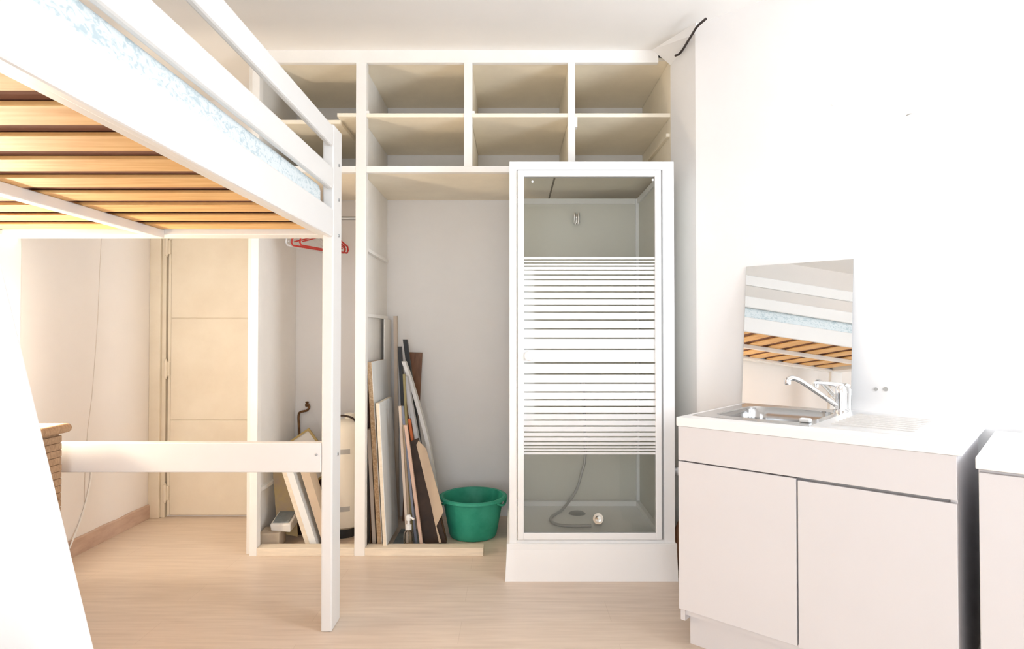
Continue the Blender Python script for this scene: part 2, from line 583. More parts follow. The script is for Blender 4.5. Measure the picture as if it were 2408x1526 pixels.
for zz in (1.77, 0.97, 0.16):
    bmh = bm_tube([(-2.268, Yd - 0.034, zz - 0.055), (-2.268, Yd - 0.034, zz + 0.055)], 0.011, 10)
    bm_box((-2.296, Yd - 0.034, zz - 0.045), (-2.268, Yd - 0.028, zz + 0.045), bm=bmh)
    bm_box((-2.268, Yd - 0.033, zz - 0.045), (-2.244, Yd - 0.022, zz + 0.045), bm=bmh)
    bm_lathe([(0, -0.066), (0.008, -0.062), (0.006, -0.055), (0.006, 0.055), (0.008, 0.062), (0, 0.068)], (-2.268, Yd - 0.034, zz), seg=10, bm=bmh)
    to_obj('hinge', bmh, M_DOOR, door, smooth=True)

# ------------------------------------------------------------------ built-in wardrobe with open shelves
YW = 3.35
ward = thing('built_in_wardrobe', 'cream painted open wardrobe frame with shelf compartments up to the ceiling', 'wardrobe', (-0.28, 3.7, 0))
YE = YB - 0.002
P = lambda n, lo, hi, m=M_PAINT, bev=0.0015: to_obj(n, bm_box(lo, hi, bev), m, ward)
P('post', (-1.419, YW, 0), (-1.379, YW + 0.05, 2.70))
P('side_panel', (-1.448, YW + 0.03, 0), (-1.429, YE, 2.70))
P('divider', (-0.852, YW, 0), (-0.795, YW + 0.05, 2.685))
P('divider', (-0.845, YW + 0.05, 0), (-0.826, YE, 2.70))
for x0, x1 in ((-0.262, -0.217), (0.306, 0.345)):
    P('divider', (x0, YW, 2.112), (x1, YW + 0.04, 2.685))
    P('divider', (x0 + 0.008, YW + 0.04, 2.112), (x1 - 0.008, YE, 2.70), M_SHELF)
P('fascia', (-1.419, YW - 0.003, 2.681), (0.80, YW + 0.025, ZC))
P('top_panel', (-1.429, YW + 0.025, 2.70), (0.866, YE, 2.72), M_SHELF)
for x0, x1 in ((-1.379, -0.852), (-0.795, 0.866)):
    P('beam', (x0, YW + 0.002, 2.081), (x1, YW + 0.03, 2.116))
# shelf over the hanging space, in boards
for x0, x1 in ((-1.429, -0.845), (-0.826, 0.238), (0.246, 0.866)):
    P('shelf', (x0, YW + 0.03, 2.086), (x1, YE, 2.108), M_SHELF)
BAYS = ((-1.429, -0.845), (-0.826, -0.255), (-0.224, 0.313), (0.336, 0.866))
for i, (x0, x1) in enumerate(BAYS):
    z = 2.385
    if i == 0:
        P('shelf', (-1.429, YW + 0.05, z - 0.022), (-0.95, YE, z), M_SHELF)
        P('shelf', (-0.955, YW, z), (-0.852, YE, z + 0.02), M_SHELF)
        continue
    P('shelf', (x0, YW + 0.006, z), (x1, YE, z + 0.021), M_SHELF)
# small blocks and battens carrying the shelves
for x, z, dx in ((-0.797, 2.404, 0.016), (-0.217, 2.404, 0.014), (0.345, 2.33, 0.012)):
    P('cleat', (x, YW + 0.002, z), (x + dx, YW + 0.05, z + (0.014 if z > 2.39 else 0.055)))
P('cleat', (0.846, YW + 0.02, 2.28), (0.866, YE, 2.30), M_SHELF)
for z in (1.68, 1.315):
    P('cleat', (-0.826, YW + 0.05, z - 0.02), (-0.803, YE - 0.08, z))
for z in (0.335,):
    P('cleat', (-1.429, YW + 0.10, z - 0.022), (-1.408, YW + 0.40, z))
P('sill', (-1.379, YW - 0.002, 0), (-0.852, YW + 0.07, 0.044), M_SILL, 0.003)
P('sill', (-0.795, YW - 0.002, 0), (-0.155, YW + 0.07, 0.044), M_SILL, 0.003)
to_obj('clothes_rail', bm_tube([(-1.429, 3.79, 1.912), (-0.84, 3.79, 1.912)], 0.012, 12), M_GREYMET, ward, smooth=True)
relabel(to_obj('dirty_joint', bm_box((0.2370, YW + 0.05, 2.0845), (0.2470, YE, 2.10)), M_RUST, ward), 'dirty open joint between two shelf boards')

relabel(to_obj('mouldy_joint', bm_box((0.0, YE - 0.008, 2.078), (0.80, YE, 2.087), 0.002), M_RUST, ward), 'brown mouldy line where shelf meets wall')

# ------------------------------------------------------------------ loft bed
XR = -0.7255
YF = 2.50
bed = thing('loft_bed', 'tall white painted loft bed with slatted pine base on square posts', 'bed', (-1.43, 1.48, 0))
B = lambda n, lo, hi, m=M_BED, bev=0.004: to_obj(n, bm_box(lo, hi, bev), m, bed)
XBL = -2.13
YN = 0.36
for x0, x1 in ((XR - 0.045, XR), (XBL, XBL + 0.045)):
    for y0, y1 in ((YF, YF + 0.122), (YN - 0.12, YN)):
        B('post', (x0, y0, 0), (x1, y1, 2.055), bev=0.006)
for x0, x1 in ((XR - 0.026, XR), (XBL, XBL + 0.026)):
    B('side_rail', (x0, YN, 1.592), (x1, YF, 1.708), bev=0.006)
    if x0 > -1:
        B('guard_rail', (x0, YN, 1.787), (x1, YF, 1.876), bev=0.008)
        B('guard_rail', (x0, YN, 1.962), (x1, YF, 2.045), bev=0.008)
for y0 in (YF, YN - 0.10):
    B('end_board', (XBL + 0.045, y0, 1.602), (XR - 0.045, y0 + 0.10, 1.70))
B('stretcher', (XBL + 0.045, YF, 0.640), (XR - 0.045, YF + 0.04, 0.760))
B('stretcher', (XBL + 0.045, YN - 0.08, 0.640), (XR - 0.045, YN - 0.04, 0.760))
B('centre_beam', (-1.452, YN, 1.588), (-1.410, YF, 1.622))
for x0, x1 in ((XR - 0.06, XR - 0.026), (XBL + 0.026, XBL + 0.06)):
    B('ledger', (x0, YN, 1.60), (x1, YF, 1.621), M_BED, 0.002)
k = 0
y = 2.34 - 0.177 / 2 + 0.177
while y > YN + 0.03:
    lo_y, hi_y = y - 0.0545, min(y + 0.0545, YF - 0.004)
    dz = random.uniform(-0.001, 0.001)
    to_obj('slat', bm_box((XBL + 0.03, lo_y, 1.622), (XR - 0.028, hi_y, 1.632 + dz), 0.002), M_SLAT, bed)
    y -= 0.177
for yy, zz, xx in ((2.575, 1.76, XR), (2.575, 1.905, XR), (2.575, 1.61, XR), (2.575, 0.70, XR)):
    relabel(to_obj('bolt', bm_lathe([(0, 0.004), (0.006, 0.004), (0.007, 0)], (xx, yy, zz), (1, 0, 0), 10), M_GREYMET, bed), 'small dark bolt head')
relabel(to_obj('bolt', bm_lathe([(0, 0.003), (0.0045, 0.003), (0.005, 0)], (XR - 0.065, YF, 0.712), (0, -1, 0), 10), M_GREYMET, bed), 'small dark screw head')

# mattress
mt = thing('mattress', 'pale blue patterned mattress lying on the loft bed slats', 'mattress', ((XBL + XR) / 2, 1.42, 1.632))
to_obj('ticking', bm_box((XBL + 0.03, YN + 0.02, 1.642), (XR - 0.030, 2.455, 1.80), 0.035, 4), M_MATT, mt, smooth=True)
relabel(to_obj('gap_shade_layer', bm_box((XBL + 0.035, YN + 0.025, 1.634), (XR - 0.036, 2.45, 1.665), 0.004), mat('gap_shade_brown', (0.20, 0.085, 0.05), 0.9), mt), 'brown layer on the underside, toned for shade in the slat gaps')  # brown layer added, part of the slat gaps' shade put into its colour

# ladder leaning on the bed's long side
LS = 0.675
Lq = atY(205, 1444, LS); Lp = atY(100, 1010, LS)
sl = (Lp.x - Lq.x) / (Lp.z - Lq.z)
d_l = Vector((sl, 0, 1)).normalized()
n_l = Vector((1, 0, -sl)).normalized()
foot = Vector((Lp.x - sl * Lp.z, 0, 0))
lad = thing('bed_ladder', 'white wooden ladder leaning against the side of the loft bed', 'ladder', (foot.x, 0.45, 0))
Ltop = 1.61
for y0 in (LS - 0.047, 0.20):
    b4 = [foot + Vector((0, y0, 0)), foot + Vector((0, y0 + 0.047, 0)), foot + Vector((-0.088, y0 + 0.047, 0)), foot + Vector((-0.088, y0, 0))]
    t4 = [p + Vector((sl * Ltop, 0, Ltop)) for p in b4]
    to_obj('ladder_rail', bm_hex(b4, t4, bevel=0.004), M_BED, lad)
for i in range(5):
    z = 0.28 + i * 0.29
    c = foot + Vector((sl * z - 0.044, (LS + 0.20) / 2, z))
    to_obj('rung', bm_obox(c, (1, 0, 0), (0, 1, 0), (0, 0, 1), (0.07, LS - 0.047 - 0.247 + 0.01, 0.025), 0.003), M_BED, lad)

# ------------------------------------------------------------------ wicker dresser and lamp under the bed
DXR, DYB, DT = -1.752, 2.42, 0.85
DXL, DYF = -2.30, 1.93
dre = thing('wicker_dresser', 'low brown wicker dresser with pale top under the loft bed', 'dresser', ((DXL + DXR) / 2, (DYF + DYB) / 2, 0))
to_obj('body', bm_box((DXL + 0.012, DYF + 0.012, 0.03), (DXR - 0.012, DYB - 0.012, DT - 0.03)), M_WICK, dre)
nb = 28
for i in range(nb):
    z0 = 0.03 + i * (DT - 0.075) / nb
    z1 = z0 + (DT - 0.075) / nb - 0.0006
    o_ = random.uniform(0, 0.0015)
    to_obj('woven_strand', bm_box((DXL + 0.003 - o_, DYF + 0.003 - o_, z0), (DXR - 0.005 + o_, DYB - 0.005 + o_, z1), 0.0035, 2), M_WICK, dre)
ring = [(DXL, DYF, DT - 0.018), (DXR + 0.006, DYF, DT - 0.018), (DXR + 0.006, DYB + 0.004, DT - 0.018), (DXL, DYB + 0.004, DT - 0.018)]
bmr = new()
for i in range(4):
    bm_tube([ring[i], ring[(i + 1) % 4]], 0.018, 12, bm=bmr)
    bm_lathe([(0, -0.018), (0.009, -0.0156), (0.0156, -0.009), (0.018, 0), (0.0156, 0.009), (0.009, 0.0156), (0, 0.018)], ring[i], seg=12, bm=bmr)
to_obj('rim', bmr, M_WICK, dre, smooth=True)
to_obj('top', bm_box((DXL, DYF, DT - 0.02), (DXR + 0.002, DYB, DT), 0.003), M_WICKTOP, dre)
for x in (DXL + 0.03, DXR - 0.04):
    for yy in (DYF + 0.03, DYB - 0.04):
        to_obj('foot', bm_box((x - 0.02, yy - 0.02, 0), (x + 0.02, yy + 0.02, 0.035)), M_WICK, dre)

def globe_lamp(base, label, color, power):
    base = Vector(base)
    t = thing('globe_lamp', label, 'lamp', base)
    to_obj('lamp_base', bm_lathe([(0, 0), (0.07, 0), (0.07, 0.012), (0.05, 0.02), (0.018, 0.03), (0.014, 0.07), (0.022, 0.13), (0.03, 0.145), (0, 0.15)], base, seg=24), M_CLEARW, t, smooth=True)
    gl = [(0.06 * math.sin(math.pi * i / 12), 0.20 - 0.06 * math.cos(math.pi * i / 12)) for i in range(13)]
    gl[0] = (0, gl[0][1]); gl[-1] = (0, gl[-1][1])
    to_obj('globe', bm_lathe(gl, base, seg=20), M_WGLASS, t, smooth=True)
    d = bpy.data.lights.new('lamp_left_offscreen', 'POINT')
    d.energy, d.color, d.shadow_soft_size = power, color, 0.05
    o = bpy.data.objects.new('lamp_left_offscreen', d)
    COL.objects.link(o)
    o.parent = t
    o.location = (0, 0, 0.20)
globe_lamp((-2.03, 2.33, DT), 'small warm globe lamp glowing on the wicker dresser', (1.0, 0.85, 0.66), 18.0)

# white cord down the left wall
pts = [atX(x, y, XL + 0.006) for x, y in ((215, 1060), (214, 1120), (208, 1155), (198, 1195), (186, 1232))]
pts += [atX(172, 1268, XL + 0.02), atX(163, 1290, XL + 0.02)]
single('electric_cord', bm_tube(smooth_path(pts), 0.0045, 8), M_WHITECORD, 'thin white electric cord hanging down the wall behind the dresser', 'cord', smooth=True)

# ------------------------------------------------------------------ shower cabin
YS = 3.03
sx = lambda px: (px - 1204) / FPX * YS
sz = lambda py: atY(1390, py, YS).z
SX0, SX1 = sx(1198), sx(1586)
SZ0, SZ1 = 0.178, 2.050
SBK = YS + 0.80
sh = thing('shower_cabin', 'white framed shower cabin with striped glass door between wardrobe and sink', 'shower', ((SX0 + SX1) / 2, 3.43, 0))
C = lambda n, lo, hi, m=M_SHOWER, bev=0.002, par=None: to_obj(n, bm_box(lo, hi, bev), m, par or sh)
# tray with raised rim
bmt = new()
TX0, TX1 = sx(1190), sx(1589)
bm_hex([(TX0 - 0.004, YS - 0.022, 0), (TX1 + 0.002, YS - 0.022, 0), (TX1, SBK, 0), (TX0, SBK, 0)],
       [(TX0 + 0.004, YS - 0.015, 0.150), (TX1 - 0.002, YS - 0.015, 0.150), (TX1 - 0.002, SBK, 0.150), (TX0 + 0.004, SBK, 0.150)], bmt)
for lo, hi in (((TX0 + 0.004, YS - 0.015, 0.15), (TX1 - 0.002, YS + 0.045, 0.178)), ((TX0 + 0.004, SBK - 0.05, 0.15), (TX1 - 0.002, SBK, 0.178)),
               ((TX0 + 0.004, YS + 0.045, 0.15), (SX0 + 0.04, SBK - 0.05, 0.178)), ((SX1 - 0.04, YS + 0.045, 0.15), (TX1 - 0.002, SBK - 0.05, 0.178))):
    bm_box(lo, hi, bm=bmt)
to_obj('tray', bmt, M_TRAY, sh)
# outer frame
FL, FR, FT, FB = sx(1215), sx(1560), sz(399), sz(1270)
C('frame_post', (SX0, YS, SZ0), (FL, YS + 0.045, SZ1))
C('frame_post', (FR, YS, SZ0), (SX1, YS + 0.045, SZ1))
C('frame_rail', (FL, YS, FT), (FR, YS + 0.045, SZ1))
C('frame_rail', (FL, YS, SZ0), (FR, YS + 0.045, FB))
relabel(C('gasket', (sx(1554.5), YS + 0.015, FB), (FR, YS + 0.03, FT), M_PLATE, 0), 'grey rubber seal strip')
# side and back wall panels, corner and top trims
C('wall_panel', (SX0, YS + 0.045, SZ0), (SX0 + 0.015, SBK, 2.03), M_PANEL)
C('wall_panel', (SX1 - 0.015, YS + 0.045, SZ0), (SX1, SBK, 2.03), M_PANEL)
C('wall_panel', (SX0 + 0.015, SBK - 0.015, SZ0), (SX1 - 0.015, SBK, 2.03), M_PANEL)
C('trim', (SX1 - 0.034, SBK - 0.034, SZ0), (SX1 - 0.014, SBK - 0.014, 2.035))
C('trim', (SX0 + 0.014, SBK - 0.034, SZ0), (SX0 + 0.034, SBK - 0.014, 2.035))
C('trim', (SX0 + 0.034, SBK - 0.026, 2.005), (SX1 - 0.034, SBK, 2.037))
C('trim', (SX1 - 0.026, YS + 0.045, 2.005), (SX1, SBK - 0.034, 2.037))
C('trim', (SX0, YS + 0.045, 2.005), (SX0 + 0.026, SBK - 0.034, 2.037))
# door leaf
bml = new()
DL0, DL1, DTp, DBt = sx(1217), sx(1554), sz(401.5), sz(1268)
GL0, GL1, GTp, GBt = sx(1232), sx(1540), sz(416), sz(1252)
bm_box((DL0, YS - 0.012, DBt), (GL0, YS + 0.018, DTp), 0.003, bm=bml)
bm_box((GL1, YS - 0.012, DBt), (DL1, YS + 0.018, DTp), 0.003, bm=bml)
bm_box((GL0 - 0.001, YS - 0.012, GTp), (GL1 + 0.001, YS + 0.018, DTp), 0.003, bm=bml)
bm_box((GL0 - 0.001, YS - 0.012, DBt), (GL1 + 0.001, YS + 0.018, GBt), 0.003, bm=bml)
leaf = to_obj('shower_door', bml, M_SHOWER, sh)
to_obj('glass_pane', bm_box((GL0 - 0.004, YS + 0.001, GBt - 0.004), (GL1 + 0.004, YS + 0.006, GTp + 0.004)), M_GLASS, leaf)
ln = [604.5, 611.3, 618.7, 626, 635.4, 646.8, 657.5, 671.9, 686.3, 702.2, 718.1, 734.1, 752.5, 773.1, 795.1, 821.3,
      853.4, 879.1, 900.9, 921.7, 939.7, 955.8, 971.9, 987.7, 1001.7, 1015.8, 1027.2, 1038.4, 1047.5, 1054.7, 1061.8, 1068.3]
for a, b in zip(ln[:-1], ln[1:]):
    z1 = sz(a + (1.7 if a > 605 else 0)); z0 = sz(b - (1.7 if b < 1068 else 0))
    to_obj('frosted_band', bm_box((GL0 - 0.002, YS - 0.0012, z0), (GL1 + 0.002, YS + 0.0012, z1)), M_FROST, leaf)
kc = atY(1244, 837, YS - 0.03)
to_obj('door_knob', bm_lathe([(0, -0.018), (0.010, -0.018), (0.010, 0.0), (0.022, 0.002), (0.024, 0.008), (0.024, 0.014), (0.020, 0.02), (0, 0.022)],
       (kc.x, YS - 0.020, kc.z), (0, -1, 0), 28), M_SHOWER, leaf, smooth=True)
for px, py in ((1252, 427), (1535, 423)):
    c = atY(px, py, YS - 0.002)
    to_obj('screw_cap', bm_lathe([(0, 0.004), (0.004, 0.003), (0.006, 0)], c, (0, -1, 0), 12), M_FROST, leaf, smooth=True)
# shower head holder on the back panel
hc = atY(1356, 513, SBK - 0.03)
bmh = bm_box((hc.x - 0.022, SBK - 0.022, hc.z - 0.03), (hc.x + 0.022, SBK - 0.015, hc.z + 0.03), 0.004)
for s in (-1, 1):
    bm_tube([(hc.x + s * 0.012, SBK - 0.03, hc.z + 0.032), (hc.x + s * 0.012, SBK - 0.034, hc.z - 0.02), (hc.x + s * 0.008, SBK - 0.034, hc.z - 0.04)], 0.008, 10, bm=bmh)
to_obj('shower_holder', bmh, M_CHROME, sh, smooth=True)
dc = atz(1357, 1207, 0.1505)
to_obj('drain_cover', bm_lathe([(0, 0.006), (0.040, 0.006), (0.050, 0.0)], dc, seg=28), M_GREYMET, sh, smooth=True)
# hose and hand shower lying in the tray
hose_px = [(1376, 1075), (1368, 1110), (1360, 1140), (1348, 1165)]
pts = [atY(1372, 905, SBK - 0.05), atY(1375, 990, SBK - 0.055)] + [atY(x, y, SBK - 0.06) for x, y in hose_px]
pts += [atz(x, y, 0.160) for x, y in ((1322, 1198), (1298, 1214), (1297, 1226), (1315, 1234), (1350, 1237), (1390, 1236))]
hs = thing('hand_shower', 'grey shower hose with round hand shower lying in the shower tray', 'shower head', (dc.x, dc.y - 0.1, 0.15))
to_obj('hose', bm_tube(smooth_path(pts, 6), 0.008, 10), M_HOSE, hs, smooth=True)
hd = atz(1408, 1232, 0.16)
hdc = Vector((hd.x, hd.y + 0.01, 0.184))
to_obj('head', bm_lathe([(0, -0.03), (0.014, -0.03), (0.026, -0.012), (0.031, 0.006), (0.029, 0.012), (0.016, 0.012), (0.016, 0.016), (0, 0.018)], hdc, (-0.25, -0.85, 0.35), 24), M_CHROME, hs, smooth=True)
vb = bm_tube([(pts[0].x, SBK - 0.016, pts[0].z + 0.0), (pts[0].x, SBK - 0.05, pts[0].z)], 0.018, 14)
to_obj('mixer_valve', vb, M_CHROME, sh, smooth=True)

# drain pipe between cabin and wall
pp = atY(1588, 1108, 3.13)
pipe = thing('waste_pipe', 'short white waste pipe beside the shower cabin wall', 'pipe', (0.86, 3.13, pp.z))
to_obj('pipe', bm_tube([(0.803, 3.13, pp.z), (0.93, 3.13, pp.z)], 0.02, 14), M_CLEARW, pipe, smooth=True)
for dx in (0.0, 0.05):
    to_obj('collar', bm_tube([(0.815 + dx, 3.13, pp.z), (0.83 + dx, 3.13, pp.z)], 0.024, 14), M_GREYMET, pipe, smooth=True)
pl = atY(1588, 1270, 3.13)
single('drain_hose', bm_tube(smooth_path([(0.83, 3.16, 0.0), (0.832, 3.14, 0.12), (0.838, 3.12, 0.22), (0.875, 3.15, 0.26), (0.903, 3.2, 0.22)], 6), 0.016, 10),
       M_BROWN, 'dark brown drain hose standing in the gap beside the shower base', 'hose', smooth=True)

# ------------------------------------------------------------------ sink unit
su = thing('sink_cabinet', 'white two-door base cabinet under the stainless sink', 'cabinet', SINK, SROT)
def L(lo, hi, bev=0.0015):
    bm = bm_box(lo, hi, bev)
    bmesh.ops.transform(bm, matrix=Matrix.Translation(SINK) @ Matrix.Rotation(SROT, 4, 'Z'), verts=bm.verts)
    return bm
def Lbm(bm):
    bmesh.ops.transform(bm, matrix=Matrix.Translation(SINK) @ Matrix.Rotation(SROT, 4, 'Z'), verts=bm.verts)
    return bm
CW = 0.877
bmc = new()
for lo, hi in (((0.0, 0.022, 0.10), (0.018, 0.58, 0.846)), ((CW - 0.018, 0.022, 0.10), (CW, 0.58, 0.846)), ((0.018, 0.03, 0.12), (CW - 0.018, 0.58, 0.138)),
               ((0.018, 0.57, 0.138), (CW - 0.018, 0.58, 0.846)), ((0.42, 0.03, 0.138), (0.436, 0.57, 0.62)), ((0.018, 0.04, 0.66), (CW - 0.018, 0.06, 0.846))):
    bm_box(lo, hi, bm=bmc)
to_obj('body', Lbm(bmc), M_CAB, su)
to_obj('plinth', L((0.02, 0.06, 0), (CW - 0.02, 0.08, 0.12)), M_CAB, su)
to_obj('fascia', L((0.002, 0.003, 0.716), (CW, 0.021, 0.846)), M_CAB, su)
to_obj('door', L((0.002, 0.003, 0.148), (0.4325, 0.021, 0.711)), M_CAB, su)
to_obj('door', L((0.4375, 0.003, 0.146), (CW, 0.021, 0.706)), M_CAB, su)

# worktop with an opening for the bowl
BX0, BX1, BY0, BY1 = 0.075, 0.425, 0.135, 0.545
TW, TD, TZ0, TZ1 = 0.889, WALL_V - 0.001, 0.847, 0.880
bmt = new()
def ring_solid(bm, o, i, z0, z1):
    ox0, oy0, ox1, oy1 = o
    ix0, iy0, ix1, iy1 = i
    O = [(ox0, oy0), (ox1, oy0), (ox1, oy1), (ox0, oy1)]
    I = [(ix0, iy0), (ix1, iy0), (ix1, iy1), (ix0, iy1)]
    v = {}
    for z in (z0, z1):
        for n_, R in (('o', O), ('i', I)):
            for k_, p in enumerate(R):
                v[n_, k_, z] = bm.verts.new((p[0], p[1], z))
    for k_ in range(4):
        j = (k_ + 1) % 4
        bm.faces.new((v['o', k_, z1], v['o', j, z1], v['i', j, z1], v['i', k_, z1]))
        bm.faces.new((v['o', k_, z0], v['i', k_, z0], v['i', j, z0], v['o', j, z0]))
        bm.faces.new((v['o', k_, z0], v['o', j, z0], v['o', j, z1], v['o', k_, z1]))
        bm.faces.new((v['i', k_, z0], v['i', k_, z1], v['i', j, z1], v['i', j, z0]))
    bmesh.ops.recalc_face_normals(bm, faces=bm.faces)
ring_solid(bmt, (-0.003, 0, TW, TD), (BX0 - 0.01, BY0 - 0.01, BX1 + 0.01, BY1 + 0.01), TZ0, TZ1)
wt = thing('sink_worktop', 'white worktop slab on the sink cabinet', 'worktop', sk(0, 0, TZ0), SROT)
to_obj('slab', Lbm(bmt), M_TOP, wt)
relabel(to_obj('edge_strip', L((-0.0035, -0.0012, TZ0 + 0.001), (0.80, 0.001, TZ1 - 0.002), 0.0005), M_TOP, wt), 'white edging strip, short of the corner')
to_obj('edge_strip', L((0.806, -0.0012, TZ0 + 0.001), (TW, 0.001, TZ1 - 0.002), 0.0005), M_TOP, wt)

# stainless sink: rim sheet with drainer grooves, bowl
sink = thing('inset_sink', 'stainless steel sink with bowl and grooved drainer set into the worktop', 'sink', sk(0.25, 0.35, TZ1), SROT)
def rrect(x0, y0, x1, y1, r, n=6):
    out = []
    for cx_, cy_, a0 in ((x1 - r, y0 + r, -90), (x1 - r, y1 - r, 0), (x0 + r, y1 - r, 90), (x0 + r, y0 + r, 180)):
        for k_ in range(n + 1):
            a = math.radians(a0 + 90 * k_ / n)
            out.append((cx_ + r * math.cos(a), cy_ + r * math.sin(a)))
    return out
bms = new()
o_r = rrect(0.022, 0.075, 0.455, 0.632, 0.012)
i_r = rrect(BX0, BY0, BX1, BY1, 0.07)
zt = TZ1 + 0.003
vo = [bms.verts.new((x, y, zt)) for x, y in o_r]
vo0 = [bms.verts.new((x, y, TZ1 - 0.001)) for x, y in o_r]
vi = [bms.verts.new((x, y, zt)) for x, y in i_r]
layers = [vi]
for inset, dz in ((0.004, 0.006), (0.008, 0.05), (0.014, 0.12), (0.035, 0.150), (0.10, 0.156)):
    layers.append([bms.verts.new((x, y, zt - dz)) for x, y in rrect(BX0 + inset, BY0 + inset, BX1 - inset, BY1 - inset, max(0.02, 0.07 - inset * 0.4))])
n = len(vo)
for k in range(n):
    j = (k + 1) % n
    bms.faces.new((vo[k], vo[j], vi[j], vi[k]))
    bms.faces.new((vo0[k], vo0[j], vo[j], vo[k]))
    for a, b in zip(layers[:-1], layers[1:]):
        bms.faces.new((a[k], a[j], b[j], b[k]))
bms.faces.new(layers[-1])
bmesh.ops.recalc_face_normals(bms, faces=bms.faces)
to_obj('bowl', Lbm(bms), M_BOWL, sink, smooth=True)
to_obj('drainer', L((0.4545, 0.075, TZ1 - 0.001), (0.765, 0.632, TZ1 + 0.003), 0.001), M_STEEL, sink)
for i in range(8):
    yy = 0.17 + i * 0.05
    bmr = bm_tube([(0.50, yy, TZ1 + 0.0025), (0.515, yy, TZ1 + 0.004), (0.735, yy, TZ1 + 0.004), (0.75, yy, TZ1 + 0.0025)], 0.0045, 8)
    to_obj('drainer_ridge', Lbm(bmr), M_STEEL, sink, smooth=True)
to_obj('sink_drain', Lbm(bm_lathe([(0, 0.004), (0.03, 0.004), (0.04, 0.0)], (0.25, 0.34, zt - 0.156), seg=24)), M_CHROME, sink, smooth=True)
to_obj('plug', L((0.40, 0.145, TZ1 + 0.003), (0.436, 0.172, TZ1 + 0.018), 0.004), M_CLEARW, sink)

# mixer tap
TX, TY = 0.424, 0.598
tap = thing('mixer_tap', 'chrome mixer tap with long angled spout behind the sink bowl', 'tap', sk(TX, TY, TZ1), SROT)
to_obj('tap_body', Lbm(bm_lathe([(0, 0), (0.030, 0), (0.030, 0.006), (0.023, 0.010), (0.022, 0.070), (0.0235, 0.078), (0.022, 0.095), (0.015, 0.106), (0, 0.108)], (TX, TY, TZ1 + 0.002), seg=28)), M_CHROME, tap, smooth=True)
sp = [(TX - 0.008, TY - 0.008, TZ1 + 0.022), (TX - 0.045, TY - 0.040, TZ1 + 0.056), (TX - 0.080, TY - 0.070, TZ1 + 0.088), (TX - 0.112, TY - 0.098, TZ1 + 0.117),
      (TX - 0.132, TY - 0.116, TZ1 + 0.132), (TX - 0.150, TY - 0.131, TZ1 + 0.138), (TX - 0.163, TY - 0.142, TZ1 + 0.130)]
to_obj('spout', Lbm(bm_tube(smooth_path(sp, 5), 0.0105, 12)), M_CHROME, tap, smooth=True)
to_obj('aerator', Lbm(bm_lathe([(0, 0), (0.0125, 0), (0.0135, 0.003), (0.0135, 0.02), (0, 0.022)], (TX - 0.164, TY - 0.143, TZ1 + 0.112), seg=18)), M_CHROME, tap, smooth=True)
lv = [(TX + 0.004, TY + 0.004, TZ1 + 0.104), (TX - 0.025, TY - 0.02, TZ1 + 0.114), (TX - 0.06, TY - 0.05, TZ1 + 0.118), (TX - 0.085, TY - 0.07, TZ1 + 0.119)]
to_obj('lever', Lbm(bm_tube(smooth_path(lv, 4), [0.014] * 2 + [0.011, 0.010, 0.009, 0.008, 0.0075, 0.007, 0.0065, 0.006, 0.006, 0.006, 0.006], 10)), M_CHROME, tap, smooth=True)

# mirror leaning on the wall behind the tap
mir = thing('leaning_mirror', 'frameless rectangular mirror standing on the worktop and leaning on the wall', 'mirror', sk(0.225, 0.66, TZ1), SROT)
my0, my1, mz = 0.634, 0.696, 0.632
bmm = new()
zz0 = TZ1 + 0.003
q = [(0.0, my0, zz0), (0.452, my0, zz0), (0.452, my1, zz0 + mz), (0.0, my1, zz0 + mz)]
vs = [bmm.verts.new(p) for p in q]
bmm.faces.new(vs)
nrm_ = Vector((0, -mz, my1 - my0)).normalized() * 0.0006
bmb = bm_prism([Vector(p) - nrm_ for p in q], -nrm_.normalized() * 0.004)
to_obj('mirror_glass', Lbm(bm_prism([Vector(p) for p in q], -nrm_)), M_MIRROR, mir)
to_obj('backing', Lbm(bmb), M_GREYMET, mir)
bmm.free()
# marks on the sink wall
def on_sink_wall(px, py, off=0.0):
    r = ray(px, py)
    o_ = Vector((0, 0, CAMH))
    pw = sk(0, WALL_V - off)
    t = (pw - o_).dot(V) / r.dot(V)
    return o_ + r * t
for i, (px, py, r_) in enumerate(((2060, 915, 0.007), (2083, 915, 0.0085))):
    single('screw_hole', bm_lathe([(0, 0.002), (r_, 0.002), (r_ * 1.1, 0)], on_sink_wall(px, py), -V, 12), M_PLATE,
           ('small drilled hole in the white wall, closer to the mirror', 'slightly larger drilled hole in the white wall, farther from the mirror')[i], 'hole', 'drilled holes beside the mirror')
single('wall_hook', bm_tube(smooth_path([on_sink_wall(2131, 272, 0.004), on_sink_wall(2140, 268, 0.012), on_sink_wall(2149, 267, 0.004)], 4), 0.0025, 6), M_PLATE,
       'tiny grey wire hook high on the bare white wall', 'hook', smooth=True)
single('wall_nail', bm_lathe([(0, 0.008), (0.004, 0.007), (0.004, 0)], on_sink_wall(1959, 247), -V, 8), M_WHITECORD, 'tiny white nail high on the wall above the mirror', 'nail')

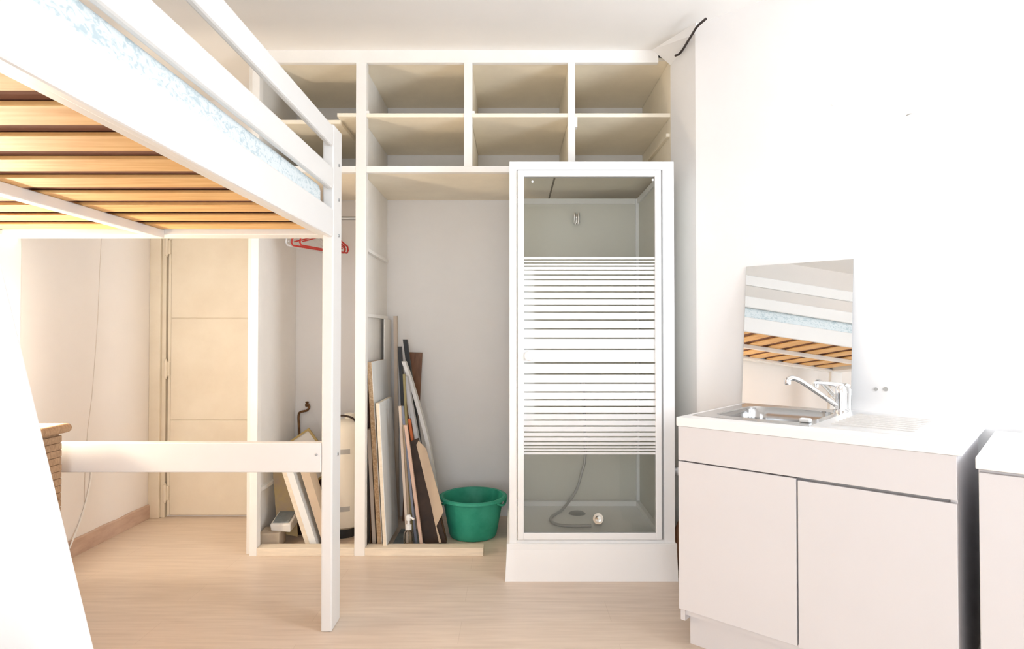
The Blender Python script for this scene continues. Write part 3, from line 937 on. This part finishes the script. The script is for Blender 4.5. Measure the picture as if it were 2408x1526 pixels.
# second unit beyond the gap
ap = thing('side_cabinet', 'low white cabinet with worktop beside the sink unit', 'cabinet', sk(0.93, 0, 0), SROT)
to_obj('body', L((0.926, 0.02, 0.02), (2.10, 0.60, 0.812)), M_CAB, ap)
to_obj('door', L((0.928, 0.002, 0.08), (1.510, 0.019, 0.806)), M_CAB, ap)
to_obj('worktop', L((0.921, -0.005, 0.816), (2.11, 0.64, 0.850), 0.003), M_TOP, ap)
to_obj('door', L((1.514, 0.002, 0.08), (2.098, 0.019, 0.806)), M_CAB, ap)
bml = new()
prof = []
for k in range(9):
    a = math.pi * k / 8
    prof.append((0.24 * math.cos(a), 0.085 * math.sin(a) ** 0.8 if 0 < k < 8 else 0.0))
bm_prism([Vector((1.235 + x, 0.10, 0.850 + z)) for x, z in prof], (0, 0.46, 0), bml)
lid = single('domed_lid', Lbm(bml), M_TOP, 'white domed cover lying on the low cabinet beside the sink', 'cover', smooth=True)

# black cable in the corner over the wardrobe
pts = [atY(1588, 131, 3.24), atY(1597, 127, 3.21), atY(1606, 116, 3.17), atY(1617, 98, 3.10), atY(1627, 82, 3.04), atY(1640, 62, 2.97), atY(1660, 44, 2.90)]
single('black_cable', bm_tube(smooth_path(pts, 6), 0.006, 8), M_BLKCORD, 'black cable hanging in the ceiling corner above the shower', 'cable', smooth=True)

# ------------------------------------------------------------------ hangers
def hanger(label, group, m, c, yaw, half=0.205, tilt=0.0):
    h = thing('clothes_hanger', label, 'hanger', c, yaw, group)
    R = Matrix.Translation(Vector(c)) @ Matrix.Rotation(yaw, 4, 'Z')
    T = lambda pts_: [R @ Vector(p) for p in pts_]
    loop = [(-half, 0, -0.175), (-half * 0.97, 0, -0.150), (-half * 0.5, 0, -0.105), (0, 0, -0.068), (half * 0.5, 0, -0.105), (half * 0.97, 0, -0.150),
            (half, 0, -0.175), (half * 0.95, 0, -0.192), (0, 0, -0.195), (-half * 0.95, 0, -0.192)]
    to_obj('hanger_body', bm_tube(T(loop), 0.0055, 8, closed=True), m, h, smooth=True)
    to_obj('shoulder_bar', bm_tube(T([(-half * 0.9, 0, -0.168), (-half * 0.4, 0, -0.135), (0, 0, -0.11), (half * 0.4, 0, -0.135), (half * 0.9, 0, -0.168)]), 0.004, 6), m, h, smooth=True)
    hk = [(0, 0, -0.068), (0, 0, -0.035), (0.006, 0, -0.022)]
    for k_ in range(9):
        a = math.radians(-50 + 230 * k_ / 8)
        hk.append((0.0165 * math.cos(a), 0, 0.0165 * math.sin(a)))
    to_obj('hook', bm_tube(T(hk), 0.0028, 8), m, h, smooth=True)
    return h
yw = math.atan2(0.42, 0.27)
hanger('red plastic hanger on the wardrobe rail, right next to the white hanger', 'red hangers on the wardrobe rail', M_RED, (-1.185, 3.79, 1.912), yw)
hanger('red plastic hanger on the wardrobe rail, farther from the white hanger', 'red hangers on the wardrobe rail', M_RED, (-1.150, 3.79, 1.912), yw + 0.10)
hanger('white plastic clothes hanger beside the red ones on the rail', 'white hanger on the rail', M_CLEARW, (-1.255, 3.79, 1.912), yw + 0.25)

# ------------------------------------------------------------------ things stored in the left compartment
pts = [atY(x, y, YB - 0.02) for x, y in ((704, 1235), (704, 1100), (703, 1010), (702, 980), (705, 970), (714, 967), (722, 965), (727, 957), (724, 950))]
cp = thing('copper_pipe', 'tarnished copper pipe with small valve on the wardrobe back wall', 'pipe', (pts[0].x, YB - 0.02, 0))
pts[0].z = 0
to_obj('pipe', bm_tube(smooth_path(pts, 5), 0.0075, 10), M_COPPER, cp, smooth=True)
vc = atY(722, 949, YB - 0.03)
to_obj('valve', bm_lathe([(0, -0.02), (0.010, -0.02), (0.014, -0.008), (0.009, 0.002), (0.013, 0.012), (0, 0.016)], vc, seg=12), M_COPPER, cp, smooth=True)

# cream tank
TC = Vector((-1.012, 3.72, 0))
tk = thing('cream_tank', 'upright cream cylindrical tank standing in the wardrobe behind the bed post', 'tank', TC)
to_obj('tank_body', bm_lathe([(0, 0.05), (0.085, 0.05), (0.108, 0.065), (0.112, 0.09), (0.112, 0.60), (0.106, 0.645), (0.085, 0.675), (0.04, 0.69), (0, 0.692)], TC, seg=36), M_TANK, tk, smooth=True)
to_obj('foot_ring', bm_lathe([(0, 0), (0.085, 0), (0.085, 0.055), (0, 0.055)], TC, seg=28), M_BLACK, tk)
to_obj('carry_handle', bm_tube(smooth_path([TC + Vector(p) for p in ((-0.085, -0.02, 0.66), (-0.06, -0.04, 0.70), (0.0, -0.05, 0.715), (0.06, -0.04, 0.70), (0.088, -0.02, 0.66))], 6), 0.006, 8), M_DKBROWN, tk, smooth=True)
to_obj('cap', bm_lathe([(0, 0.69), (0.03, 0.69), (0.03, 0.72), (0, 0.725)], TC + Vector((0.03, 0.02, 0)), seg=18), M_TANK, tk, smooth=True)
for py in (1063, 1198):
    zc_ = atY(810, py, 3.61).z
    bmp = new()
    for k in range(6):
        a0 = math.radians(-98 + 7 * k); a1 = math.radians(-98 + 7 * (k + 1))
        r0, r1 = 0.1115, 0.1135
        bm_hex([TC + Vector((r0 * math.cos(a0), r0 * math.sin(a0), zc_ - 0.014)), TC + Vector((r0 * math.cos(a1), r0 * math.sin(a1), zc_ - 0.014)),
                TC + Vector((r1 * math.cos(a1), r1 * math.sin(a1), zc_ - 0.014)), TC + Vector((r1 * math.cos(a0), r1 * math.sin(a0), zc_ - 0.014))],
               [TC + Vector((r0 * math.cos(a0), r0 * math.sin(a0), zc_ + 0.014)), TC + Vector((r0 * math.cos(a1), r0 * math.sin(a1), zc_ + 0.014)),
                TC + Vector((r1 * math.cos(a1), r1 * math.sin(a1), zc_ + 0.014)), TC + Vector((r1 * math.cos(a0), r1 * math.sin(a0), zc_ + 0.014))], bmp)
    to_obj('label_plate', bmp, M_PLATE, tk)

def leaning(bot, top, thick, depth, mz=0.0):
    """board whose front edge runs bot -> top (points at its front), depth going back along Y"""
    bot, top = Vector(bot), Vector(top)
    d = top - bot
    t = Vector((thick, 0, 0))
    dp = Vector((0, depth, 0))
    return bm_hex([bot, bot + t, bot + t + dp, bot + dp], [top, top + t, top + t + dp, top + dp])

def lean_px(b, t, Y, w_px, depth, base=0.0, dy_top=0.0):
    """leaning board from its lower and upper left front corners in the photograph; stands on z = base"""
    B_ = atY(b[0], b[1], Y); T_ = atY(t[0], t[1], Y)
    k_ = (T_.x - B_.x) / (T_.z - B_.z)
    B_ = Vector((B_.x + k_ * (base - B_.z), Y, base))
    T_.y += dy_top
    return leaning(B_, T_, w_px / FPX * Y, depth)

# gilt picture frame, tilted on a corner, seen over the bed's stretcher
def tilted_frame():
    Yp = 3.80
    c = atY(700, 1090, Yp)
    t = thing('picture_frame', 'gilt edged picture frame standing tilted in the wardrobe by the copper pipe', 'picture frame', (c.x, Yp, 0))
    ang = math.radians(-34)
    top = atY(726, 1006, Yp)
    ex = Vector((math.cos(math.radians(35)), 0.12, math.sin(math.radians(35)))).normalized()     # along the upper left edge
    ez = Vector((-0.30, -0.05, 1.0)).normalized()
    ez = (ez - ex * ez.dot(ex)).normalized()
    nn = ex.cross(ez).normalized()
    w, h = 0.26, 0.30
    cen = top - ex * w / 2 - ez * h / 2
    low = min((cen + ex * a * w / 2 + ez * b_ * h / 2).z for a in (-1, 1) for b_ in (-1, 1))
    for s in (-1, 1):
        to_obj('frame_bar', bm_obox(cen + ex * s * (w / 2 - 0.006), ex, nn, ez, (0.012, 0.018, h)), M_GOLD, t)
        to_obj('frame_bar', bm_obox(cen + ez * s * (h / 2 - 0.006), ex, nn, ez, (w - 0.024, 0.018, 0.012)), M_GOLD, t)
    to_obj('picture', bm_obox(cen, ex, nn, ez, (w - 0.022, 0.006, h - 0.022)), M_PICT, t)
    return low
LOWF = tilted_frame()
single('brown_crate', bm_box((-1.33, 3.70, 0.0), (-1.19, 3.90, LOWF + 0.02), 0.003), M_DKBROWN, 'dark brown box under the tilted picture frame in the wardrobe', 'box')

single('hardboard_sheet', bm_hex([atY(652, 1252, 3.60), atY(700, 1262, 3.60), atY(700, 1262, 3.60) + Vector((0, 0.006, 0)), atY(652, 1252, 3.60) + Vector((0, 0.006, 0))],
       [atY(640, 1085, 3.66), atY(690, 1085, 3.66), atY(690, 1085, 3.66) + Vector((0, 0.006, 0)), atY(640, 1085, 3.66) + Vector((0, 0.006, 0))]), M_YCARD,
       'ochre hardboard sheet leaning at the left of the wardrobe', 'sheet')
cv = thing('canvas_frame', 'white panel with a bare wood edge leaning in the wardrobe beside the bed post', 'panel', (-1.10, 3.5, 0))
to_obj('panel_face', lean_px((728, 1278), (665, 1085), 3.45, 16, 0.13), M_LAMIN, cv)
to_obj('wood_edge', lean_px((718, 1280), (655, 1085), 3.452, 10.5, 0.126), M_SILL, cv)
single('leaning_plank', lean_px((758, 1277), (699, 1085), 3.47, 20, 0.10), M_CARD, 'brown plank leaning behind the white panel in the wardrobe', 'plank')
single('maroon_board', bm_box((atY(712, 1200, 3.97).x, 3.96, 0), (atY(772, 1200, 3.97).x, 3.975, 0.36)), M_MAROON, 'dark maroon board standing against the wardrobe back wall', 'board')
b0 = atz(607, 1293, 0.0)
single('tan_box', bm_obox((atY(632, 1278, 3.47).x, 3.52, 0.044), (1, 0.08, 0), (-0.08, 1, 0), (0, 0, 1), (0.115, 0.13, 0.088), 0.006), M_BOX, 'small tan cardboard box on the wardrobe floor', 'box')
fm = thing('foam_tray', 'white foam tray with grey pad lying on the tan box', 'tray', (atY(660, 1255, 3.5).x, 3.55, 0.088))
fx = atY(660, 1255, 3.50).x
bmf = new()
bm_hex([(fx - 0.052, 3.49, 0.09), (fx + 0.058, 3.49, 0.082), (fx + 0.058, 3.62, 0.10), (fx - 0.052, 3.62, 0.10)],
       [(fx - 0.056, 3.485, 0.128), (fx + 0.060, 3.485, 0.130), (fx + 0.060, 3.62, 0.165), (fx - 0.056, 3.62, 0.165)], bmf, 0.006)
to_obj('tray_body', bmf, M_FOAM, fm)
to_obj('pad', bm_hex([(fx - 0.045, 3.50, 0.130), (fx + 0.045, 3.50, 0.132), (fx + 0.045, 3.61, 0.160), (fx - 0.045, 3.61, 0.160)],
                     [(fx - 0.045, 3.50, 0.137), (fx + 0.045, 3.50, 0.139), (fx + 0.045, 3.61, 0.167), (fx - 0.045, 3.61, 0.167)]), M_SLATEC, fm)

# ------------------------------------------------------------------ boards leaning on the wardrobe's divider
single('thin_board', lean_px((870, 1275), (866.5, 900), 3.55, 3, 0.28), M_BROWN, 'thin dark brown board between the divider and the chipboard panel', 'board')
single('beige_strip', lean_px((876, 1285), (863, 1010), 3.46, 8, 0.26), M_BEIGE, 'short beige board standing between divider and chipboard panel', 'board')
cb = thing('chipboard_panel', 'tall chipboard panel with white face leaning on the wardrobe divider', 'panel', (-0.73, 3.5, 0))
to_obj('chipboard_core', lean_px((888, 1288), (863, 852), 3.43, 10, 0.40), M_CHIP, cb)
to_obj('white_face', lean_px((898, 1288), (873, 851), 3.432, 1.6, 0.398), M_LAMIN, cb)
wp = thing('laminate_offcut', 'short white panel with thin cream edge leaning on the chipboard panel', 'panel', (-0.69, 3.45, 0))
to_obj('panel_face', lean_px((908, 1284), (891, 948), 3.385, 1.8, 0.34, base=0.045), M_LAMIN, wp)
to_obj('core', lean_px((901, 1284), (884, 948), 3.383, 7, 0.338, base=0.045), M_SILL, wp)
single('tall_cream_board', bm_box((-0.803, 3.86, 0), (-0.793, 4.05, 1.292)), M_PAINT, 'tall cream board standing flat against the wardrobe divider', 'board')
single('beige_batten', lean_px((930, 1240), (925, 743), 4.02, 8, 0.03), M_BEIGE, 'narrow beige batten upright in the wardrobe corner behind the panels', 'batten')
single('black_strip', lean_px((958, 1250), (935, 815), 3.74, 8, 0.04), M_BLACK, 'short black strip leaning beside the white panels', 'strip')
single('black_bar', lean_px((1006, 1235), (947, 798), 3.86, 10, 0.03), M_BLACK, 'tall black bar rising in front of the brown plank', 'bar')
Yg = 3.97
single('brown_plank', bm_hex([atY(946, 1226, Yg), atY(972, 1226, Yg), atY(972, 1226, Yg) + Vector((0, 0.015, 0)), atY(946, 1226, Yg) + Vector((0, 0.015, 0))],
       [atY(958, 828, Yg + 0.06), atY(993, 829, Yg + 0.06), atY(993, 829, Yg + 0.06) + Vector((0, 0.015, 0)), atY(958, 828, Yg + 0.06) + Vector((0, 0.015, 0))]), M_BROWN,
       'reddish brown plank leaning on the wall behind the other boards', 'plank')
# bent pale strip
def bent(pxs, Y, w, t, lbl, name, m):
    bm = new()
    prev = None
    for (x, y) in pxs:
        p = atY(x, y, Y)
        r_ = [bm.verts.new(q) for q in (p, p + Vector((t, 0, 0)), p + Vector((t, w, 0)), p + Vector((0, w, 0)))]
        if prev:
            for k_ in range(4):
                bm.faces.new((prev[k_], prev[(k_ + 1) % 4], r_[(k_ + 1) % 4], r_[k_]))
        else:
            bm.faces.new(r_)
        prev = r_
    bm.faces.new(prev)
    bmesh.ops.recalc_face_normals(bm, faces=bm.faces)
    return single(name, bm, m, lbl, 'strip')
bent([(1033, 1270), (1024, 1190), (1012, 1110), (1003, 1050), (992, 1005), (975, 945), (960, 895), (944, 850)], 3.66, 0.06, 0.021,
     'long pale strip bent as it leans over the cardboard', 'bent_strip', M_LGREY)
single('grey_lath', lean_px((1019, 1268), (949, 885), 3.60, 8, 0.05), M_GREYB, 'grey lath leaning just under the bent pale strip', 'lath')
single('whitish_lath', lean_px((1002, 1260), (950, 900), 3.655, 4, 0.03), M_LGREY, 'thin whitish lath leaning between black bar and grey lath', 'lath')
single('beige_lath', lean_px((955, 1283), (937, 955), 3.475, 6, 0.02), M_BEIGE, 'thin beige lath leaning right of the white panel', 'lath')
single('brown_lath', lean_px((963, 1283), (944, 1000), 3.50, 5, 0.02), M_CARD, 'thin brown lath leaning above the pump bottle', 'lath')
single('blue_grey_lath', lean_px((976, 1280), (943, 955), 3.525, 5, 0.018), M_BLUEG, 'thin blue grey lath leaning right of the pump bottle', 'lath')
single('olive_lath', lean_px((966, 1272), (947, 880), 3.572, 5, 0.02), M_OLIVE, 'tall thin olive lath leaning beside the black strip', 'lath')
single('orange_lath', lean_px((1000, 1265), (959, 985), 3.60, 6, 0.03), M_ORANGE, 'orange lath showing between the grey lath and the pinkish lath', 'lath')
single('pink_wood_lath', lean_px((988, 1286), (950, 1000), 3.45, 7, 0.02), M_PINKW, 'pinkish bare wood lath leaning in front of the dark sheet', 'lath')
def sheet(pxs, Y, t, dy=0.0):
    ys = [p[1] for p in pxs]
    y0, y1 = max(ys), min(ys)
    return bm_prism([atY(x, y, Y + dy * (y0 - y) / (y0 - y1)) for x, y in pxs], (0, t, 0))
single('dark_sheet', sheet([(996, 1279), (1050, 1277), (984, 1030), (962, 1040)], 3.54, 0.012, 0.03), M_DKBROWN, 'dark brown sheet standing behind the folded cardboard', 'sheet')
single('cardboard_sheet', sheet([(1026, 1237), (1038, 1276), (1032, 1276), (1012, 1180), (979, 1046), (984, 1036), (1002, 1055), (1018, 1112), (1043, 1203)], 3.50, 0.004, 0.03), M_CARD,
       'pale brown cardboard sheet leaning in front of the dark sheet', 'cardboard')
single('brown_edge_board', lean_px((1046, 1276), (1010, 1120), 3.585, 5, 0.03), M_BROWN, 'short brown board at the right end of the leaning boards', 'board')
single('grey_mat', bm_box((atY(925, 1270, 3.55).x, 3.47, 0.0), (atY(1000, 1270, 3.55).x, 3.80, 0.006)), M_SLATEC, 'thin grey mat lying under the leaning laths', 'mat')

# pump bottle
pb = Vector((atY(961, 1280, 3.455).x, 3.452, 0.0))
M_PET = glass_mat('clear_plastic', (0.86, 0.84, 0.80), 1.5, 0.08)
bt = thing('pump_bottle', 'small clear bottle with white pump cap standing by the leaning laths', 'bottle', pb)
to_obj('bottle_body', bm_lathe([(0, 0.006), (0.026, 0.006), (0.029, 0.012), (0.029, 0.085), (0.024, 0.10), (0.013, 0.108), (0.013, 0.118), (0, 0.118)], pb, seg=24), M_PET, bt, smooth=True)
relabel(to_obj('liquid', bm_lathe([(0, 0.008), (0.024, 0.008), (0.027, 0.013), (0.027, 0.030), (0, 0.030)], pb, seg=24), mat('amber_soap', (0.42, 0.25, 0.10), 0.3), bt, smooth=True), 'amber liquid at the bottom')
bmp = bm_lathe([(0, 0.112), (0.017, 0.112), (0.017, 0.137), (0.008, 0.141), (0.007, 0.16), (0.013, 0.162), (0.015, 0.185), (0.010, 0.193), (0, 0.195)], pb, seg=20)
bm_tube([pb + Vector((0, 0, 0.178)), pb + Vector((0.02, -0.012, 0.178)), pb + Vector((0.032, -0.018, 0.172))], 0.006, 8, bm=bmp)
to_obj('pump', bmp, M_CLEARW, bt, smooth=True)

# green basin
GC = Vector((-0.232, 3.70, 0))
gb = thing('green_basin', 'round green plastic basin with rim handles on the floor by the shower', 'basin', GC)
to_obj('bowl', bm_lathe([(0, 0.012), (0.11, 0.012), (0.122, 0.0), (0.135, 0.004), (0.142, 0.02), (0.178, 0.212), (0.180, 0.225), (0.196, 0.227), (0.199, 0.222), (0.203, 0.224),
                         (0.202, 0.236), (0.192, 0.241), (0.178, 0.238), (0.172, 0.222), (0.136, 0.03), (0.125, 0.022), (0, 0.022)], GC, seg=48), M_GREEN, gb, smooth=True)
for s, a in ((1, -25), (-1, 200)):
    ar = math.radians(a)
    ca, sa = math.cos(ar), math.sin(ar)
    pth = []
    for k in range(9):
        t = math.radians(a - 18 + 36 * k / 8)
        bul = 0.012 * math.sin(math.pi * k / 8)
        pth.append(GC + Vector(((0.196 + bul * 0.4) * math.cos(t), (0.196 + bul * 0.4) * math.sin(t), 0.224 - bul * 1.8)))
    to_obj('handle', bm_tube(pth, 0.007, 8), M_GREEN, gb, smooth=True)
